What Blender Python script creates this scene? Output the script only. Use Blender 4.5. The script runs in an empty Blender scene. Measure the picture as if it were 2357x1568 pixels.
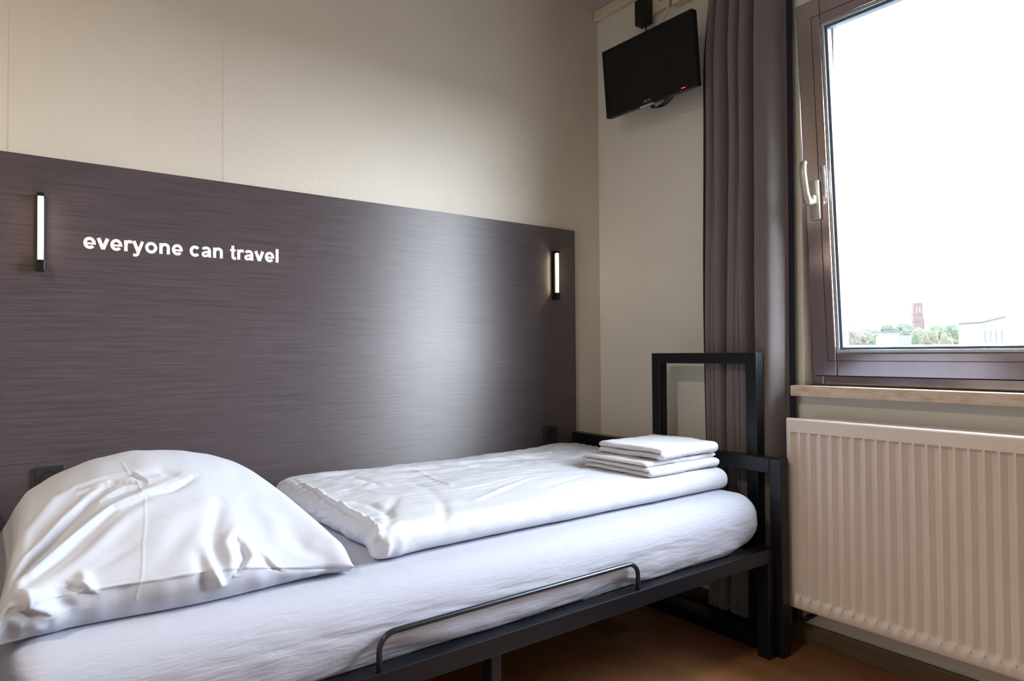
import bpy, bmesh, math, random
from mathutils import Vector, Matrix, noise
random.seed(7)
C = bpy.context.scene.collection
PI = math.pi
sc = bpy.context.scene
sc.view_settings.view_transform = 'Standard'
sc.view_settings.look = 'None'
sc.view_settings.gamma = 1.0
sc.view_settings.use_curve_mapping = False
sc.view_settings.exposure = 0.62

# ------------------------------------------------------------------ camera
CX, CY, CZ = -2.1971, -2.2519, 1.0
YAW, PITCH, ROLL, FPX = 0.9296, 0.0186, -0.0070, 1533.05
FW = Vector((math.cos(YAW)*math.cos(PITCH), math.sin(YAW)*math.cos(PITCH), math.sin(PITCH)))
RT0 = Vector((math.sin(YAW), -math.cos(YAW), 0)); UP0 = RT0.cross(FW)
RT = RT0*math.cos(ROLL) + UP0*math.sin(ROLL)
UP = -RT0*math.sin(ROLL) + UP0*math.cos(ROLL)
cam_d = bpy.data.cameras.new('camera'); cam = bpy.data.objects.new('camera', cam_d); C.objects.link(cam)
M = Matrix.Identity(4)
for i in range(3):
    M[i][0] = RT[i]; M[i][1] = UP[i]; M[i][2] = -FW[i]
M[0][3], M[1][3], M[2][3] = CX, CY, CZ
cam.matrix_world = M
cam_d.sensor_width = 36; cam_d.lens = FPX/2357*36; cam_d.clip_end = 3000; cam_d.clip_start = 0.05
sc.camera = cam

# ------------------------------------------------------------------ materials
def lin(c):
    return tuple(((v/255)/12.92 if v/255 <= 0.04045 else ((v/255+0.055)/1.055)**2.4) for v in c)
class Mat:
    def __init__(s, name, col=(.5, .5, .5), rough=.5, metal=0., spec=.5, **kw):
        s.m = bpy.data.materials.new(name); s.m.use_nodes = True
        s.n = s.m.node_tree.nodes; s.l = s.m.node_tree.links
        s.b = s.n['Principled BSDF']
        s.b.inputs['Base Color'].default_value = (*col, 1)
        s.b.inputs['Roughness'].default_value = rough
        s.b.inputs['Metallic'].default_value = metal
        s.b.inputs['Specular IOR Level'].default_value = spec
        for k, v in kw.items():
            s.b.inputs[k.replace('_', ' ')].default_value = v
        s.h = None
    def coord(s, scale=(1, 1, 1), rot=(0, 0, 0)):
        tc = s.n.new('ShaderNodeTexCoord'); mp = s.n.new('ShaderNodeMapping')
        mp.inputs['Scale'].default_value = scale; mp.inputs['Rotation'].default_value = rot
        s.l.new(tc.outputs['Object'], mp.inputs['Vector']); return mp.outputs['Vector']
    def noise(s, vec, scale=5., detail=4., rough=.5, dist=0.):
        t = s.n.new('ShaderNodeTexNoise'); t.inputs['Scale'].default_value = scale
        t.inputs['Detail'].default_value = detail; t.inputs['Roughness'].default_value = rough
        t.inputs['Distortion'].default_value = dist
        s.l.new(vec, t.inputs['Vector']); return t.outputs['Fac']
    def ramp(s, fac, stops):
        r = s.n.new('ShaderNodeValToRGB'); e = r.color_ramp.elements
        while len(e) < len(stops): e.new(.5)
        for k, (p, c) in enumerate(stops):
            e[k].position = p; e[k].color = (*c, 1) if len(c) == 3 else c
        s.l.new(fac, r.inputs['Fac']); return r.outputs['Color']
    def color(s, out): s.l.new(out, s.b.inputs['Base Color']); return s
    def bump(s, fac, strength=.3, dist=.001):
        b = s.n.new('ShaderNodeBump'); b.inputs['Strength'].default_value = strength
        b.inputs['Distance'].default_value = dist
        s.l.new(fac, b.inputs['Height'])
        if s.h is not None: s.l.new(s.h, b.inputs['Normal'])
        s.h = b.outputs['Normal']; s.l.new(s.h, s.b.inputs['Normal']); return s
    def mul(s, a, b, op='MULTIPLY'):
        m = s.n.new('ShaderNodeMath'); m.operation = op
        for k, v in enumerate((a, b)):
            if isinstance(v, (int, float)): m.inputs[k].default_value = v
            else: s.l.new(v, m.inputs[k])
        return m.outputs[0]

def two(c, k):   # a pair of colours around c
    return tuple(x*(1-k) for x in c), tuple(min(1, x*(1+k)) for x in c)

WALLC = (.62, .57, .495)
def wall_mat(name, col, woodchip=True):
    m = Mat(name, col, .42, spec=.4)
    v = m.coord()
    a, b = two(col, .03)
    m.color(m.ramp(m.noise(v, 2.2, 3), [(.3, a), (.7, b)]))
    if woodchip:
        m.bump(m.noise(m.coord((1, 1, .75)), 80, 3, .6), .5, .0028)
        m.bump(m.noise(v, 260, 2, .6), .25, .0015)
    else:
        m.bump(m.noise(v, 9, 3, .5), .10, .01)
        m.bump(m.noise(v, 150, 2, .6), .12, .001)
    return m.m
M_WALL = wall_mat('woodchip_wallpaper', WALLC)
M_WALLR = wall_mat('painted_wall', (.72, .715, .66), False)
M_REVEAL = wall_mat('white_reveal_paint', (.86, .85, .82), False)
M_CEIL = wall_mat('ceiling_paint', (.5, .48, .46), False)
M_TRIMW = Mat('trim_paint', (.72, .62, .5), .45).m

# headboard laminate
m = Mat('wood_grain_laminate', (.06, .05, .055), .41, spec=.78)
v = m.coord((1.2, 1, 60)); w = m.coord((2.5, 1, 170))
n1 = m.noise(v, 3, 5, .6, .3); n2 = m.noise(w, 3.2, 3, .6, .4)
m.color(m.ramp(m.mul(n1, n2, 'ADD'), [(.35, (.050, .038, .042)), (.65, (.082, .065, .070))]))
m.color(m.ramp(m.mul(m.mul(n1, n2, 'ADD'), .5), [(.36, (.050, .038, .045)), (.64, (.098, .076, .086))]))
m.bump(n2, .30, .0010); m.bump(n1, .12, .0015)
m.b.inputs['Anisotropic'].default_value = .96
tg = m.n.new('ShaderNodeCombineXYZ'); tg.inputs[2].default_value = 1.0      # brushed sideways: highlights stretch up and down
m.l.new(tg.outputs[0], m.b.inputs['Tangent'])
M_PANEL = m.m
M_EDGE = Mat('panel_edge', (.04, .03, .03), .6).m
M_WHITE_TXT = Mat('white_vinyl', (.85, .82, .8), .5).m

def cloth(name, col, rough=.85, weave=900, s=.15, extra=None, **kw):
    m = Mat(name, col, rough, spec=.2, **kw)
    v = m.coord()
    m.bump(m.noise(v, weave, 2, .6), s, .0006)
    if extra: m.bump(m.noise(m.coord(extra[0]), extra[1], 3, .55, .5), extra[2], extra[3])
    m.b.inputs['Sheen Weight'].default_value = .08
    return m.m
M_PILLOW = cloth('pillowcase_cotton', (.535, .565, .655), .8, 900, .1, ((1, 1, 1), 14, .25, .006))
M_DUVET = cloth('duvet_cotton', (.57, .59, .66), .8, 900, .1, ((1, 2.2, 1), 11, .35, .008))
M_SHEET = cloth('jersey_sheet', (.45, .47, .57), .9, 420, .45, ((5, 1, 30), 3, .35, .006))
M_TOWEL = cloth('terry_cloth', (.68, .69, .75), .95, 520, .9)
mc = Mat('curtain_cloth', (.1, .09, .09), .9, spec=.15)
v = mc.coord(); n = mc.noise(v, 420, 3, .7)
mc.color(mc.ramp(n, [(.35, (.115, .102, .108)), (.65, (.22, .200, .205))])); mc.bump(n, .5, .001)
mc.b.inputs['Sheen Weight'].default_value = .5
M_CURTAIN = mc.m
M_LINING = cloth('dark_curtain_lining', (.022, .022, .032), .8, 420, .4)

M_BLACK = Mat('black_powder_coat', (.005, .006, .010), .34, spec=.42); M_BLACK.bump(M_BLACK.noise(M_BLACK.coord(), 600, 2), .12, .0005); M_BLACK = M_BLACK.m
M_STEEL = Mat('dark_tube_steel', (.035, .04, .05), .28, .6).m
M_PLASTIC = Mat('black_plastic', (.005, .005, .006), .4, spec=.35).m
M_GREYPL = Mat('anthracite_plastic', (.02, .022, .024), .35).m
M_SCREEN = Mat('tv_screen', (.004, .004, .005), .5, spec=.25).m
M_SILVER = Mat('silver_print', (.45, .45, .45), .4, .3).m
M_CHROME = Mat('brushed_metal', (.6, .6, .6), .25, 1.).m
M_WHITEPL = Mat('white_plastic', (.72, .66, .56), .4).m
M_SOCKHOLE = Mat('socket_dark', (.01, .01, .01), .6).m
M_LEAF = None
def emis(name, col, s):
    m = Mat(name, (0, 0, 0), .5); m.b.inputs['Emission Color'].default_value = (*col, 1)
    m.b.inputs['Emission Strength'].default_value = s; return m.m
M_TUBE = emis('lamp_tube', (1, .80, .56), 9.)
M_LED = emis('standby_led', (1, .03, .08), 1.3)
M_BULB = emis('ceiling_lamp_glow', (1, .82, .62), 7.)

m = Mat('radiator_enamel', (.78, .70, .62), .38, spec=.5)
n = m.noise(m.coord(), 3, 3)
m.color(m.ramp(n, [(.3, (.76, .71, .68)), (.7, (.82, .77, .74))])); m.bump(m.noise(m.coord(), 240, 2), .06, .0005)
M_RAD = m.m
m = Mat('window_frame_brown', (.10, .075, .085), .12, .92, spec=.8)
m.color(m.ramp(m.noise(m.coord((3, 3, .6)), 6, 4), [(.3, (.40, .345, .36)), (.7, (.46, .40, .41))]))
M_FRAME = m.m
M_GASKET = Mat('window_gasket', (.10, .14, .2), .4).m
M_ALU = Mat('glazing_aluminium', (.55, .6, .66), .3, .8).m
M_HANDLE = Mat('window_handle_metal', (.50, .47, .42), .35, .7).m
m = Mat('stone_sill', (.62, .52, .42), .3)
m.color(m.ramp(m.noise(m.coord((6, 2, 10)), 9, 5, .65), [(.3, (.5, .38, .27)), (.5, (.66, .56, .45)), (.7, (.74, .68, .6))]))
M_SILL = m.m

# floor laminate: planks along y
m = Mat('wood_laminate_floor', (.2, .09, .04), .33, spec=.45)
tc = m.coord()
sep = m.n.new('ShaderNodeSeparateXYZ'); m.l.new(tc, sep.inputs[0])
px_ = m.mul(sep.outputs['X'], 1/.13)
fl = m.mul(px_, 0, 'FLOOR')
off = m.mul(m.mul(fl, 0.371), 0, 'ADD')
yy = m.mul(m.mul(sep.outputs['Y'], 1/1.1), off, 'ADD'); fy = m.mul(yy, 0, 'FLOOR')
cmb = m.n.new('ShaderNodeCombineXYZ'); m.l.new(fl, cmb.inputs[0]); m.l.new(fy, cmb.inputs[1])
wn = m.n.new('ShaderNodeTexWhiteNoise'); m.l.new(cmb.outputs[0], wn.inputs['Vector'])
grain = m.noise(m.coord((28, 2.2, 1)), 3.5, 6, .6, .6)
mixf = m.mul(m.mul(grain, .65), m.mul(wn.outputs['Value'], .4), 'ADD')
m.color(m.ramp(mixf, [(.22, (.12, .050, .022)), (.5, (.235, .108, .048)), (.8, (.36, .18, .085))]))
m.bump(grain, .1, .001)
M_FLOOR = m.m
m = Mat('baseboard_wood', (.11, .075, .045), .45)
m.color(m.ramp(m.noise(m.coord((1, 2, 40)), 4, 4), [(.3, (.08, .055, .03)), (.7, (.14, .095, .06))]))
M_BASE = m.m

m = bpy.data.materials.new('window_glass'); m.use_nodes = True
nt = m.node_tree; nt.nodes.clear()
o_ = nt.nodes.new('ShaderNodeOutputMaterial'); mx = nt.nodes.new('ShaderNodeMixShader')
tr = nt.nodes.new('ShaderNodeBsdfTransparent'); gl = nt.nodes.new('ShaderNodeBsdfGlossy'); gl.inputs['Roughness'].default_value = .02
tr.inputs['Color'].default_value = (.97, .98, .985, 1)
lw = nt.nodes.new('ShaderNodeLayerWeight'); lw.inputs['Blend'].default_value = .5
p5 = nt.nodes.new('ShaderNodeMath'); p5.operation = 'POWER'; p5.inputs[1].default_value = 5; nt.links.new(lw.outputs['Facing'], p5.inputs[0])
fr = nt.nodes.new('ShaderNodeMath'); fr.operation = 'MULTIPLY_ADD'; fr.inputs[1].default_value = .8; fr.inputs[2].default_value = .035; nt.links.new(p5.outputs[0], fr.inputs[0])
nt.links.new(fr.outputs[0], mx.inputs[0]); nt.links.new(tr.outputs[0], mx.inputs[1]); nt.links.new(gl.outputs[0], mx.inputs[2]); nt.links.new(mx.outputs[0], o_.inputs[0])
M_GLASS = m

def leafy(name, c1, c2):  # outdoor colours are pale-tinted: distance haze is mixed into the base colour
    m = Mat(name, c1, .9, spec=.1); m.color(m.ramp(m.noise(m.coord(), .35, 5, .7), [(.35, c1), (.65, c2)])); return m.m
LEAVES = [leafy('foliage_green', (0.0219, 0.0292, 0.0190), (0.0365, 0.0409, 0.0292)), leafy('foliage_yellow', (0.0351, 0.0358, 0.0263), (0.0453, 0.0438, 0.0351)),
          leafy('foliage_autumn', (0.0409, 0.0365, 0.0321), (0.0483, 0.0446, 0.0394)), leafy('foliage_deep', (0.0205, 0.0263, 0.0212), (0.0307, 0.0358, 0.0292))]
M_BARK = Mat('bark', (.15, .12, .09), .9).m
M_BRICK = leafy('brick_red', (.042, .031, .029), (.050, .038, .035))
M_SPIRE = Mat('spire_copper', (.042, .046, .045), .8).m
M_PLASTER = Mat('pale_plaster', (.040, .040, .041), .9).m
M_PLASTER2 = Mat('cream_plaster', (.051, .050, .047), .9).m
M_ROOFD = Mat('dark_roof', (.012, .012, .013), .8).m
M_WIN = Mat('dark_window', (.028, .030, .032), .3).m
M_GROUND = Mat('far_ground', (.05, .052, .048), .9).m
M_ROOFW = Mat('white_roof', (.09, .09, .09), .8).m

# ------------------------------------------------------------------ geometry helpers
def mesh_obj(name, verts, faces, mat, parent=None, smooth=False, loc=None):
    me = bpy.data.meshes.new(name); me.from_pydata([tuple(v) for v in verts], [], faces); me.validate(); me.update()
    if smooth: me.polygons.foreach_set('use_smooth', [True]*len(me.polygons))
    o = bpy.data.objects.new(name, me); C.objects.link(o)
    if mat: me.materials.append(mat)
    if parent: o.parent = parent
    if loc: o.location = loc
    return o
class G:
    """collects shapes for ONE mesh"""
    def __init__(s): s.bm = bmesh.new(); s.mi = 0
    def _mark(s, n0):
        s.bm.faces.ensure_lookup_table()
        for f in s.bm.faces[n0:]: f.material_index = s.mi
    def box(s, x0, x1, y0, y1, z0, z1, bev=0., seg=2, rot=None, piv=None):
        n0 = len(s.bm.faces)
        vs = [s.bm.verts.new((x, y, z)) for x in (x0, x1) for y in (y0, y1) for z in (z0, z1)]
        idx = [(0, 1, 3, 2), (4, 6, 7, 5), (0, 4, 5, 1), (2, 3, 7, 6), (0, 2, 6, 4), (1, 5, 7, 3)]
        fs = [s.bm.faces.new([vs[i] for i in f]) for f in idx]
        if rot is not None:
            pv = Vector(piv)
            for v in vs: v.co = rot @ (v.co-pv) + pv
        if bev > 0:
            es = list({e for f in fs for e in f.edges})
            bmesh.ops.bevel(s.bm, geom=es, offset=bev, segments=seg, affect='EDGES', profile=.5)
        s._mark(n0); return s
    def frame(s, u0, u1, z0, z1, w, x0, x1, bev=.002, wt=None, wb=None):
        """rectangular picture-frame loop in a plane x=const (u = y axis)"""
        wt = wt or w; wb = wb or w
        s.box(x0, x1, u0, u0+w, z0, z1, bev); s.box(x0, x1, u1-w, u1, z0, z1, bev)
        s.box(x0, x1, u0+w, u1-w, z1-wt, z1, bev); s.box(x0, x1, u0+w, u1-w, z0, z0+wb, bev); return s
    def tube(s, pts, r, n=12, cap=True):
        n0 = len(s.bm.faces); pts = [Vector(p) for p in pts]; rings = []
        up = Vector((0, 0, 1))
        for i, p in enumerate(pts):
            a = pts[max(i-1, 0)]; b = pts[min(i+1, len(pts)-1)]; t = (b-a).normalized()
            rr = r(i/(len(pts)-1)) if callable(r) else r
            if i == 0:
                ref = Vector((0, 0, 1)) if abs(t.z) < .9 else Vector((1, 0, 0)); nrm = t.cross(ref).normalized()
            else:
                nrm = (nrm - t*nrm.dot(t)).normalized()
            bn = t.cross(nrm)
            rings.append([s.bm.verts.new(p+(nrm*math.cos(2*PI*k/n)+bn*math.sin(2*PI*k/n))*rr) for k in range(n)])
        for A, B in zip(rings, rings[1:]):
            for k in range(n): s.bm.faces.new((A[k], A[(k+1) % n], B[(k+1) % n], B[k]))
        if cap: s.bm.faces.new(rings[0][::-1]); s.bm.faces.new(rings[-1])
        s._mark(n0); return s
    def cyl(s, c, axis, r0, r1, h, n=24):
        a = Vector(axis).normalized(); c = Vector(c)
        n0 = len(s.bm.faces)
        ref = Vector((0, 0, 1)) if abs(a.z) < .9 else Vector((1, 0, 0)); u = a.cross(ref).normalized(); w = a.cross(u)
        A = [s.bm.verts.new(c+(u*math.cos(2*PI*k/n)+w*math.sin(2*PI*k/n))*r0) for k in range(n)]
        B = [s.bm.verts.new(c+a*h+(u*math.cos(2*PI*k/n)+w*math.sin(2*PI*k/n))*r1) for k in range(n)]
        for k in range(n): s.bm.faces.new((A[k], A[(k+1) % n], B[(k+1) % n], B[k]))
        s.bm.faces.new(A[::-1]); s.bm.faces.new(B); s._mark(n0); return s
    def obj(s, name, mats, parent=None, smooth=False, angle=None):
        bmesh.ops.recalc_face_normals(s.bm, faces=s.bm.faces)
        me = bpy.data.meshes.new(name); s.bm.to_mesh(me); s.bm.free()
        for mm in (mats if isinstance(mats, (list, tuple)) else [mats]): me.materials.append(mm)
        if smooth:
            me.polygons.foreach_set('use_smooth', [True]*len(me.polygons))
            if angle: me.set_sharp_from_angle(angle=math.radians(angle))
        o = bpy.data.objects.new(name, me); C.objects.link(o)
        if parent: o.parent = parent
        return o
def tag(o, label=None, cat=None, group=None, kind=None):
    if label: o['label'] = label
    if cat: o['category'] = cat
    if group: o['group'] = group
    if kind: o['kind'] = kind
    return o
def thing(name, label, cat, loc=(0, 0, 0), group=None):
    o = bpy.data.objects.new(name, None); C.objects.link(o); o.location = loc; o.empty_display_size = .05
    return tag(o, label, cat, group)
def under(parent, *objs):
    """children built in world coordinates keep their place under an Empty that is not at the origin"""
    for o in objs:
        o.parent = parent; o.matrix_parent_inverse = Matrix.Translation(-parent.location)
    return objs[0]
def smoothstep(a, b, x):
    t = max(0, min(1, (x-a)/(b-a))); return t*t*(3-2*t)
def nz(x, y, z=0.): return noise.noise(Vector((x, y, z)))
def interp(tab, x):
    if x <= tab[0][0]: return tab[0][1]
    for (a, b), (c, d) in zip(tab, tab[1:]):
        if x <= c:
            t = (x-a)/(c-a); t = t*t*(3-2*t); return b+(d-b)*t
    return tab[-1][1]
def catmull(pts, n):
    out = []; P = [Vector(p) for p in pts]; P = [P[0]*2-P[1]]+P+[P[-1]*2-P[-2]]
    for i in range(1, len(P)-2):
        for k in range(n):
            t = k/n; a, b, c, d = P[i-1:i+3]
            out.append(.5*((2*b)+(c-a)*t+(2*a-5*b+4*c-d)*t*t+(3*b-a-3*c+d)*t**3))
    out.append(P[-2]); return out
def at(px, py, depth):
    """a far point, from its bearing (given in photo pixels) and its distance"""
    return Vector((CX, CY, CZ)) + (FW + RT*((px-1178.5)/FPX) + UP*((784-py)/FPX))*depth

# ------------------------------------------------------------------ room shell
HC = 2.60; XL = -4.2; YF = -3.9; T = .32
WY0, WY1, WZ0, WZ1 = -1.0, -2.55, .882, 2.205    # window opening
def struct(name, g, mats, **k):
    o = g.obj(name, mats, **k); o['kind'] = 'structure'; return o
struct('floor', G().box(XL, 0, YF, 0, -.1, 0), M_FLOOR)
struct('ceiling', G().box(XL, 0, YF, 0, HC, HC+.1), M_CEIL)
g = G().box(XL, T, 0, T, -.1, HC+.1)
# wallpaper seams: slightly proud overlaps
for xs in (-2.215, -1.667): g.box(xs-.0006, xs+.0006, -.0008, 0, 1.55, HC)
struct('wall_back', g, M_WALL)
struct('wall_left', G().box(XL-.2, XL, YF, 0, -.1, HC+.1), M_WALL)
struct('wall_front', G().box(XL, T, YF-.2, YF, -.1, HC+.1), M_WALL)
g = G()
g.box(0, T, WY0, 0, 0-.1, HC+.1); g.box(0, T, YF, WY1, -.1, HC+.1)
g.box(0, T, WY1, WY0, -.1, WZ0); g.box(0, T, WY1, WY0, WZ1, HC+.1)
struct('wall_right', g, M_WALLR)
g = G().box(-.028, 0, YF, 0, HC-.046, HC, .006)
struct('trim_1', g, M_TRIMW)
g = G().box(.0005, .0515, WY0-.003, WY0+.0, WZ0, WZ1); g.box(.0005, .0515, WY1, WY1+.003, WZ0, WZ1); g.box(.0005, .0515, WY1, WY0, WZ1-.003, WZ1)
struct('trim_2', g, M_REVEAL)
struct('baseboard_right', G().box(-.016, 0, YF, 0, 0, .062, .003), M_BASE)
struct('baseboard_back', G().box(XL, -.016, -.016, 0, 0, .062, .003), M_BASE)

# ------------------------------------------------------------------ window
win = bpy.data.objects.new('window_1', None); C.objects.link(win); win.location = (0, -1.75, WZ0); win['kind'] = 'structure'
FX = .052
g = G().frame(WY1, WY0, WZ0, WZ1, .045, FX, FX+.065, .004)
g.frame(WY1+.04, WY0-.04, WZ0+.04, WZ1-.04, .022, FX+.03, FX+.065, .003)
under(win, g.obj('window_frame', M_FRAME))
g = G().frame(WY1+.045, WY0-.045, WZ0+.045, WZ1-.045, .030, FX+.045, FX+.062, .002)
under(win, g.obj('outer_rebate', M_ALU))
# bottom-hung sash, tilted into the room
SY0, SY1 = -1.02, -2.53; SZ0, SZ1 = .912, 2.186
sash = bpy.data.objects.new('sash', None); C.objects.link(sash)
sash.location = (.032, 0, SZ0); sash.rotation_euler = (0, -math.atan(.084/1.276), 0)
sash.parent = win; sash.matrix_parent_inverse = Matrix.Translation(-win.location)
HS = SZ1-SZ0
g = G(); SD = .050
g.frame(SY1, SY0, 0, HS, .082, 0, SD, .004, wt=.088, wb=.080)
sf = g.obj('sash_frame', M_FRAME, sash)
g = G().frame(SY1+.082, SY0-.082, .080, HS-.088, .010, .006, .014, .001)
g.obj('glazing_bead', M_ALU, sash)
g = G().frame(SY1+.088, SY0-.088, .086, HS-.094, .012, .014, .040, .001)
g.obj('gasket', M_GASKET, sash)
g = G().box(.018, .019, SY1+.088, SY0-.088, .086, HS-.094)
g.obj('pane', M_GLASS, sash)
# groove lines of the sash profile
g = G().frame(SY1+.052, SY0-.052, .052, HS-.058, .0022, -.0012, .001, 0.0003)
g.obj('profile_groove', Mat('groove_dark', (.05, .04, .04), .5).m, sash)
# handle on the near stile of the sash (turned upwards)
hz = .600; hy = -1.060
g = G().box(-.014, 0, hy-.018, hy+.018, hz-.065, hz+.070, .004)
g.box(-.034, -.010, hy-.012, hy+.012, hz-.012, hz+.018, .005)
g.obj('handle_plate', M_HANDLE, sash, smooth=True, angle=35)
g = G(); pts = catmull([(-.030, hy, hz-.005), (-.050, hy, hz-.004), (-.064, hy, hz+.018), (-.070, hy, hz+.05), (-.071, hy+.002, hz+.09), (-.066, hy+.003, hz+.118), (-.060, hy+.003, hz+.126)], 6)
g.tube(pts, lambda t: .0125-.003*math.sin(t*PI*.5), 14)
for v in g.bm.verts: v.co.y = hy+(v.co.y-hy)*1.15
g.obj('handle', M_HANDLE, sash, smooth=True)
# stone sill board
g = G().box(-.06, FX, WY1, -.985, .846, .882, .003)
under(win, g.obj('sill', M_SILL))

# ------------------------------------------------------------------ headboard panel + lettering
PZ = 1.5506; PX = -.1742; PT = .018
hb = thing('headboard_panel', 'tall dark brown wood-grain panel on the wall behind the bed, lettered in white', 'headboard panel', (-2, 0, 0))
g = G().box(XL+.2, PX, -PT, 0, .08, PZ, .0015)
under(hb, g.obj('panel_board', [M_PANEL]))
under(hb, G().box(PX, PX+.0015, -PT, 0, .08, PZ).obj('edge_band', M_EDGE))

def stroke(pts, w, closed=False):
    """flat ribbon of width w (mitred) in the plane (a, b)"""
    n = len(pts); L = []; R = []
    for i, p in enumerate(pts):
        a = pts[(i-1) % n] if (closed or i > 0) else p; b = pts[(i+1) % n] if (closed or i < n-1) else p
        d1 = Vector((p[0]-a[0], p[1]-a[1])); d2 = Vector((b[0]-p[0], b[1]-p[1]))
        if d1.length < 1e-9: d1 = d2
        if d2.length < 1e-9: d2 = d1
        d1.normalize(); d2.normalize(); t = (d1+d2).normalized(); nn = Vector((-t.y, t.x)); k = 1/max(.45, nn.dot(Vector((-d1.y, d1.x))))
        L.append((p[0]+nn.x*w/2*k, p[1]+nn.y*w/2*k)); R.append((p[0]-nn.x*w/2*k, p[1]-nn.y*w/2*k))
    q = []
    for i in range(n if closed else n-1):
        j = (i+1) % n; q.append((L[i], L[j], R[j], R[i]))
    return q
def arc(cx, cy, rx, ry, a0, a1, n=26):
    return [(cx+rx*math.cos(math.radians(a0+(a1-a0)*k/n)), cy+ry*math.sin(math.radians(a0+(a1-a0)*k/n))) for k in range(n+1)]
W_ = .158; XH = .519; OV = .012
def gl_o():
    return [stroke(arc(.305, XH/2, .305-.026-W_/2, XH/2+OV-W_/2*.86, 0, 360, 40)[:-1], W_*.95, True)]
def gl_e():
    cx = .28; rx = .28-.018-W_/2; ry = XH/2+OV-W_/2*.85
    return [stroke(arc(cx, XH/2, rx, ry, -4, 322, 40), W_*.92), stroke([(cx-rx, XH/2-.022), (cx+rx+W_/2-.002, XH/2-.022)], .092)]
def gl_c():
    cx = .287; rx = .287-.024-W_/2; return [stroke(arc(cx, XH/2, rx, XH/2+OV-W_/2*.85, 38, 322, 36), W_*.95)]
def gl_v(): return [stroke([(.085, XH), (.278, .02)], W_*1.04), stroke([(.471, XH), (.278, .02)], W_*1.04), stroke([(.225, .03), (.331, .03)], .06)]
def gl_y(): return [stroke([(.085, XH), (.290, .0)], W_*1.02), stroke([(.474, XH), (.270, -.06)]+[(.245, -.115), (.20, -.145), (.14, -.150), (.06, -.14)], W_*.88)]
def gl_n(): return [stroke([(.135, 0), (.135, XH)], W_), stroke([(.135, .30)]+arc(.313, .335, .158, .130, 165, 0, 18)+[(.471, 0)], W_*.95)]
def gl_r(): return [stroke([(.135, 0), (.135, XH)], W_), stroke([(.135, .25)]+arc(.290, .285, .150, .185, 165, 68, 12)+[(.40, .452)], W_*.92)]
def gl_l(): return [stroke([(.141, 0), (.141, .716)], W_)]
def gl_t(): return [stroke([(.165, .70), (.165, .15)]+arc(.262, .14, .097, .092, 180, 270, 8)+[(.325, .055)], W_*.92), stroke([(.02, .462), (.315, .462)], .112)]
def gl_a():
    return [stroke(arc(.272, .345, .165, .125, 160, 20, 16)+[(.442, .33), (.442, .12), (.455, .0)], W_*.9),
            stroke([(.442, .285), (.33, .262), (.20, .238), (.115, .185), (.108, .12), (.15, .066), (.225, .055), (.32, .08), (.40, .15), (.442, .20)], W_*.78)]
ADV = dict(e=.556, v=.556, r=.389, y=.556, o=.611, n=.611, c=.556, a=.556, t=.333, l=.278)
ADV[' '] = .278
EM = .0612; KX = .548/(9.338-.07)
def lettering(text, glyphs, x0, z0, em_x, em_z, y, th):
    V = []; F = []; cx = 0
    for ch in text:
        if ch != ' ':
            for si, st in enumerate(glyphs[ch]()):
                for q in st:
                    b = len(V)
                    for (a, c) in q: V.append((x0+(cx+a)*em_x, y-th-si*.00008, z0+c*em_z))
                    for (a, c) in q: V.append((x0+(cx+a)*em_x, y, z0+c*em_z))
                    F.append((b, b+1, b+2, b+3)); F.append((b, b+4, b+5, b+1)); F.append((b+2, b+6, b+7, b+3))
        cx += ADV[ch]
    return V, F
GL = dict(e=gl_e, v=gl_v, r=gl_r, y=gl_y, o=gl_o, n=gl_n, c=gl_c, a=gl_a, t=gl_t, l=gl_l)
xt = -2.045
for word in ('everyone', 'can', 'travel'):
    V, F = lettering(word, GL, xt, 1.3055, KX, EM*1.02, -PT, .0006)
    lt = under(hb, mesh_obj('lettering', V, F, M_WHITE_TXT)); lt['label'] = 'white lettering on the panel'
    xt += (sum(ADV[c] for c in word)+ADV[' '])*KX

# ------------------------------------------------------------------ wall lamps
def wall_lamp(x, label):
    t = thing('wall_lamp', label, 'wall lamp', (x, -PT, 1.23), 'slim tube lamps on the panel')
    g = G().box(x-.0095, x+.0095, -PT-.016, -PT, 1.232, 1.444, .002)
    g.box(x-.0095, x+.0095, -PT-.034, -PT-.014, 1.232, 1.262, .002)
    g.box(x-.0095, x+.0095, -PT-.034, -PT-.014, 1.434, 1.444, .002)
    under(t, g.obj('lamp_body', M_PLASTIC))
    g = G().tube([(x, -PT-.024, 1.261), (x, -PT-.024, 1.435)], .0064, 16)
    under(t, g.obj('light_tube', M_TUBE, smooth=True))
    return t
wall_lamp(-2.143, 'lit slim vertical tube lamp on the panel just left of the white lettering')
wall_lamp(-.298, 'lit slim vertical tube lamp near the panel edge by the room corner')

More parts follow.
